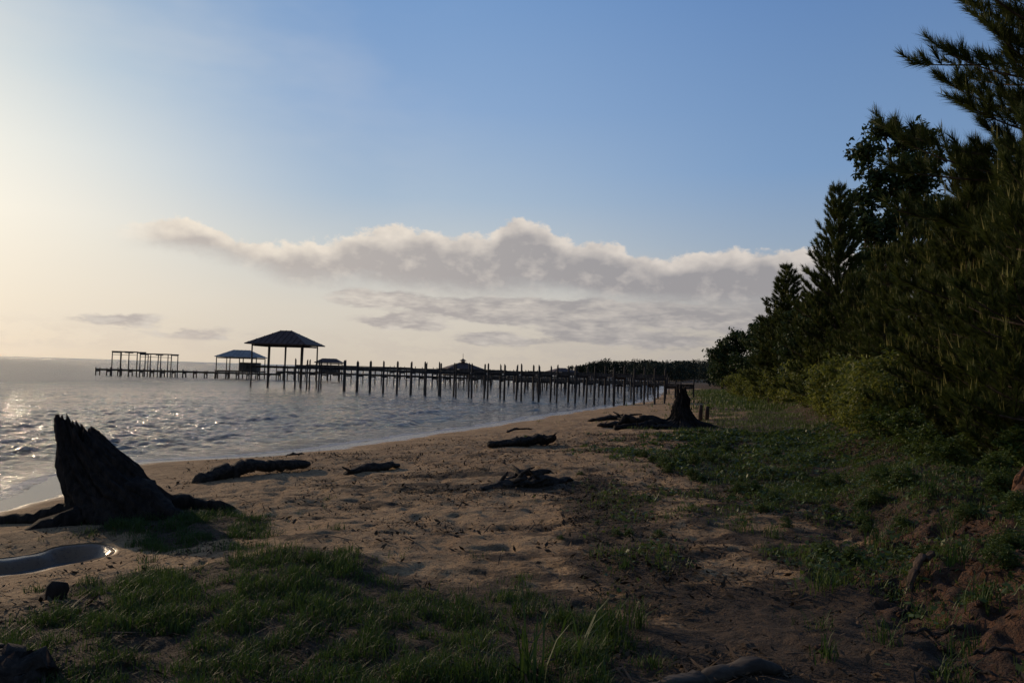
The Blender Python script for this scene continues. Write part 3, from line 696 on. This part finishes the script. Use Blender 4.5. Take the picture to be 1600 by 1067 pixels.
def hip(m,cx,cy,w,d,z0,z1,ridge,rz,th=.12,mat=0):
    cr,sr=math.cos(rz),math.sin(rz)
    def T(x,y,z): return (cx+x*cr-y*sr,cy+x*sr+y*cr,z)
    vs=[T(-w/2,-d/2,z0),T(w/2,-d/2,z0),T(w/2,d/2,z0),T(-w/2,d/2,z0),T(-ridge/2,0,z1),T(ridge/2,0,z1)]
    lo=[T(-w/2,-d/2,z0-th),T(w/2,-d/2,z0-th),T(w/2,d/2,z0-th),T(-w/2,d/2,z0-th)]
    m.poly(vs+lo,[(0,1,5,4),(1,2,5),(2,3,4,5),(3,0,4),(0,6,7,1),(1,7,8,2),(2,8,9,3),(3,9,6,0),(6,9,8,7)],mat)
    for i in range(-int(w/2/.6),int(w/2/.6)+1):
        x=i*.6
        for sg in(-1,1):
            f=min(1,max(0,(w/2-abs(x))/(w/2-ridge/2)))
            m.beam(T(x,sg*d/2,z0+.02),T(x,sg*d/2*(1-f),z0+(z1-z0)*f+.02),.04,.04,mat)
def building(name,cx,cy,rz,w,d,eave,apex,ridge,roofm,deck,lab,cat,cols=(4,2),room=None,oh=.6,seed=1,cup=False,pr=.08):
    rr=random.Random(seed); e=obj(name,None,loc=(cx,cy,0),rot=(0,0,rz),label=lab,category=cat)
    m=MB(); hip(m,0,0,w,d,eave,apex,ridge,0,.09)
    rf=obj('roof',m.mesh('roof',[roofm]),e)
    if cup:
        c=MB(); c.box((0,0,apex+.05),(.6,.6,.4)); hip(c,0,0,1.0,1.0,apex+.32,apex+.7,.05,0,.05); c.tube([(0,0,apex+.65),(0,0,apex+1.6)],[.05,.03],8)
        obj('cupola',c.mesh('cupola',[roofm]),rf)
    W=w-2*oh;D=d-2*oh
    P=[(-W/2+W*i/(cols[0]-1),-D/2+D*j/(cols[1]-1),eave-.1,pr) for i in range(cols[0]) for j in range(cols[1])]
    posts(e,P,rr)
    m=MB()
    for sg in(-1,1):
        m.beam((-W/2,sg*(D/2-.15),eave-.2),(W/2,sg*(D/2-.15),eave-.2),.08,.14); m.beam((sg*(W/2-.15),-D/2+.2,eave-.22),(sg*(W/2-.15),D/2-.2,eave-.22),.08,.14)
    obj('roof_beam',m.mesh('roof_beam',[M_pile]),e)
    m=MB(); m.box((0,0,deck),(W+.6,D+.6,.06)); 
    for sg in(-1,0,1): m.beam((-W/2-.2,sg*(D/2-.2),deck-.11),(W/2+.2,sg*(D/2-.2),deck-.11),.08,.15)
    obj('deck',m.mesh('deck',[M_pile]),e)
    if room:
        x,y,rw,rd,rh=room; m=MB(); m.box((x,y,deck+.05+rh/2),(rw,rd,rh)); o=obj('wall',m.mesh('wall',[M_wall]),e)
        m=MB(); m.box((x+.3,y-rd/2-.02,deck+.05+rh*.55),(.9,.06,.8)); obj('window',m.mesh('window',[M_pile]),o)
    return e
building('pavilion',-23.6,84,-.15,6.6,5.2,4.5,5.95,1.2,M_rust,2.2,'open pavilion with brown hip roof on tall pilings','pavilion',cols=(4,2))
building('boathouse',-42.9,128,.05,6.7,5.8,3.4,4.5,2.6,M_tin,1.2,'boathouse with pale metal hip roof and small dark room','boathouse',cols=(4,2),room=(1.4,0,2.6,3,1.3),oh=.3,seed=4)
building('boathouse',-29.6,131,.05,4.2,3.8,2.95,3.6,2.2,M_rust,1.4,'small dark boathouse with low brown roof','boathouse',cols=(3,2),room=(0,0,2.8,3.,1.1),oh=.3,seed=5)
building('boathouse',-8.6,143,.3,6.6,5.6,2.6,3.7,1.2,M_rust,1.5,'low roofed pier shelter with small cupola and finial','boathouse',cols=(4,2),oh=.4,seed=6,cup=True)
building('boathouse',9.5,150,.3,5,4.5,2.6,3.3,1.2,M_rust,1.4,'small low brown roofed pier shelter','boathouse',cols=(3,2),oh=.4,seed=7)
for k,(cx,w,t) in enumerate(((-55.3,3.4,3.55),(-50.9,4.2,3.35))):
    rr=random.Random(k); e=obj('boat_lift_frame',None,loc=(cx,116.5,0),rot=(0,0,.12),label='open wooden boat lift frame without roof over water',category='boat lift',group='open boat lift frames')
    n=4; P=[(-w/2+w*i/(n-1),y,t-.1,.07) for i in range(n) for y in(-1.7,1.7)]; posts(e,P,rr)
    m=MB()
    for y in(-1.7,1.7): m.beam((-w/2-.1,y,t),(w/2+.1,y,t),.12,.15)
    for x in(-w/2,w/2,0): m.beam((x,-1.6,t-.12),(x,1.6,t-.12),.1,.12)
    m.beam((-w/2,-1.8,t-.45),(w/2,-1.8,t-.45),.05,.06)
    obj('top_beam',m.mesh('top_beam',[M_pile]),e)
for x,y,h in((8.15,34.5,.7),(8.5,34.8,.6)):
    b=MB(); b.tube([(0,0,-.2),(0,0,h*.6),(.01,0,h)],[.10,.09,.08],12,rough=.15,seed=3)
    obj('piling_stub',b.mesh('piling_stub',[M_bark],True),loc=(x,y,Hs(x,y)),label='short weathered grey piling stub standing in sand',category='piling',group='piling stubs on the beach')
# ------------------------------------------------------------ world
SAZ,SEL=math.radians(-48),math.radians(13)
w=bpy.data.worlds.new('World'); S.world=w; w.use_nodes=True; nt=w.node_tree; nt.nodes.clear()
out=nt.nodes.new('ShaderNodeOutputWorld');bg=nt.nodes.new('ShaderNodeBackground');nt.links.new(bg.outputs[0],out.inputs[0])
sky=nt.nodes.new('ShaderNodeTexSky'); sky.sky_type='NISHITA'; sky.sun_disc=False; sky.sun_elevation=SEL; sky.sun_rotation=SAZ%(2*math.pi)
sky.air_density=1.0; sky.dust_density=1.0; sky.ozone_density=2.5
tc=nt.nodes.new('ShaderNodeTexCoord'); sp=nt.nodes.new('ShaderNodeSeparateXYZ'); nt.links.new(tc.outputs['Generated'],sp.inputs[0])
dx=E(nt,sp.outputs[0]);dy=E(nt,sp.outputs[1]);dz=E(nt,sp.outputs[2])
az=dx._op('ARCTAN2',dy)*(180/math.pi); el=dz._op('ARCSINE')*(180/math.pi)
def curve(e,pts,lo,hi,sc):
    n=nt.nodes.new('ShaderNodeFloatCurve'); u=e.mr(lo,hi,0,1); nt.links.new(u.s,n.inputs['Value'])
    c=n.mapping.curves[0]; P=[((a-lo)/(hi-lo),b/sc) for a,b in pts]
    c.points[0].location=P[0]; c.points[1].location=P[-1]
    for p in P[1:-1]: c.points.new(*p)
    n.mapping.update(); return E(nt,n.outputs[0])*sc
def ramp(e,pts,hi=45.):
    n=nt.nodes.new('ShaderNodeValToRGB'); nt.links.new((e*(1/hi)).clamp().s,n.inputs[0]); cr=n.color_ramp
    cr.elements[0].position=pts[0][0]/hi; cr.elements[0].color=(*pts[0][1],1)
    cr.elements[1].position=pts[-1][0]/hi; cr.elements[1].color=(*pts[-1][1],1)
    for p,c in pts[1:-1]:
        q=cr.elements.new(p/hi); q.color=(*c,1)
    return n.outputs[0]
top=curve(az,[(-32,7.9),(-26.1,8.5),(-23.9,9.3),(-21.1,9.4),(-18.7,8.4),(-13.6,8.7),(-11,9.5),(-7.5,9.9),(-2.05,9.6),(-.3,11.0),(2,10.6),(3.4,9.6),(7,9.3),(9.8,8.4),(14.5,8.9),(19,8.7),(32,8.4)],-32,32,15)
bot=curve(az,[(-32,7.8),(-26.1,7.6),(-21.9,7.4),(-17.8,6.7),(-14.4,6.0),(-9.2,6.1),(-3.7,5.6),(2.2,6.1),(6.7,5.5),(13.3,5.3),(17.6,5.2),(32,5.1)],-32,32,15)
def nz(sx,sy,ox,sc=1,det=5,ro=.6,dist=0.): return noise(nt,comb(nt,az*sx+ox,el*sy,ox*1.0),sc,det,ro,dist)
n1=nz(.5,.75,3.,1,6,.55); n1s=nz(.5,.75,3.3,1,3,.5); n2=nz(.15,.5,9.,1,4,.5); n3=nz(1.6,2.3,5.,1,5,.62)
et=top-el+(n1-.5)*2.3+(n3-.5)*.8
m1=et.ss(-.05,.42); m2=(el-bot+(n2-.5)*1.6+(n3-.5)*.5).ss(-.9,.7)
endf=az.ss(-28,-23)
cloud=(m1*m2*endf)
rim=(1-et.ss(.05,1.9))
shade=((n1-n1s)*1.7+(n3-.5)*.35)
sund=comb(nt,math.cos(SEL)*math.sin(SAZ),math.cos(SEL)*math.cos(SAZ),math.sin(SEL))
vm=nt.nodes.new('ShaderNodeVectorMath');vm.operation='DOT_PRODUCT';nt.links.new(tc.outputs['Generated'],vm.inputs[0]);nt.links.new(sund,vm.inputs[1])
ang=E(nt,vm.outputs['Value'])._op('MINIMUM',1.)._op('ARCCOSINE')*(180/math.pi)
R_far=ramp(el,[(0,(.46,.41,.36)),(3,(.50,.455,.41)),(6,(.45,.455,.46)),(9,(.32,.41,.53)),(14,(.21,.345,.57)),(26,(.125,.245,.50)),(45,(.06,.13,.33))])
R_mid=ramp(el,[(0,(.64,.56,.465)),(4,(.68,.625,.545)),(8,(.58,.61,.61)),(12,(.40,.51,.64)),(18,(.265,.405,.635)),(26,(.18,.325,.59)),(45,(.07,.16,.38))])
R_near=ramp(el,[(0,(.84,.70,.54)),(5,(.91,.81,.66)),(9,(.92,.87,.76)),(13,(.79,.81,.77)),(18,(.55,.65,.71)),(26,(.33,.46,.62)),(45,(.12,.22,.42))])
base=mixc(nt,ang.ss(40,68),R_mid,R_far)
base=mixc(nt,1-ang.ss(12,38),base,R_near)
sc_=nt.nodes.new('ShaderNodeVectorMath');sc_.operation='SCALE';nt.links.new(sky.outputs[0],sc_.inputs[0]);sc_.inputs['Scale'].default_value=.07
base=mixc(nt,ang.ss(55,110)*.5+.05,base,sc_.outputs[0])
g1=(ang*ang*(-1/(2*8.5**2)))._op('EXPONENT')
base=mixc(nt,g1*.8,base,(1.22,1.08,.86))
veil=nz(.05,.12,20,1,4,.6).ss(.45,.75)*(1-az.ss(-25,5))*.2
base=mixc(nt,veil,base,(.80,.76,.70))
cdark=mixc(nt,az.ss(-27,12),(.53,.475,.435),(.325,.31,.32))
clit=mixc(nt,az.ss(-27,12),(.90,.80,.67),(.72,.65,.585))
lit=(rim*.9+shade).clamp()
cc=mixc(nt,lit,cdark,clit)
base=mixc(nt,cloud*.94,base,cc)
s1=nz(.30,1.1,31,1,6,.6); s1b=nz(.30,1.1,31.25,1,3,.6)
fld=None
for (ca,ce,ra,re,am) in((-9.4,4.8,3.4,.6,1.05),(-2.5,4.3,4.0,.7,1.05),(3.5,4.1,5.2,.9,1.3),(11.5,4.3,6.5,.9,1.3),(-7.3,3.2,3.2,.5,1.05),(-1,2.2,2.8,.45,1.),(5,2.8,3,.45,.9),(19,3.8,4,.8,1.),(-21,1.9,4,.5,.5),(10,2.4,3.8,.6,1.),(-26,2.6,3,.5,.6)):
    u=(az-ca)*(1/ra); v=(el-ce)*(1/re); g=((u*u+v*v)*-1.)._op('EXPONENT')*am
    fld=g if fld is None else fld+g
st_=(fld+(s1-.5)*2.4).ss(.18,.60)*(1-cloud)*el.ss(.2,1.)*fld.ss(.08,.35)
sl=((s1-s1b)*3.0+.18+(1-s1.ss(.4,.5))*.35).clamp()
base=mixc(nt,st_*.9,base,mixc(nt,sl,mixc(nt,az.ss(-20,10),(.47,.42,.395),(.325,.308,.315)),mixc(nt,az.ss(-15,12),(.76,.69,.60),(.58,.53,.485))))
s2=nz(.4,.9,47,1,5,.6); b2=el.ss(.3,1.)*(1-(el+(s2-.5)*4).ss(1.8,3.2))
base=mixc(nt,s2.ss(.43,.60)*b2*.35,base,mixc(nt,az.ss(-30,10),(.70,.60,.50),(.46,.42,.395)))
nt.links.new(base,bg.inputs[0]); bg.inputs[1].default_value=1.
sun=bpy.data.lights.new('sun','SUN'); sun.energy=2.8; sun.angle=math.radians(.6); sun.color=(1.,.76,.50)
so=bpy.data.objects.new('sun',sun);COL.objects.link(so)
d=Vector((math.cos(SEL)*math.sin(SAZ),math.cos(SEL)*math.cos(SAZ),math.sin(SEL))); so.rotation_euler=d.to_track_quat('Z','Y').to_euler()
# ------------------------------------------------------------ camera
cam=bpy.data.cameras.new('camera'); cam.lens=28.3; cam.sensor_width=36; cam.clip_end=20000; cam.clip_start=.05
co=bpy.data.objects.new('camera',cam);COL.objects.link(co)
co.matrix_world=Matrix.Translation((0,0,2.4))@Matrix.Rotation(math.radians(92.12),4,'X')@Matrix.Rotation(math.radians(1.7),4,'Z')
S.camera=co
S.view_settings.view_transform='Standard'; S.view_settings.look='None'; S.view_settings.exposure=0
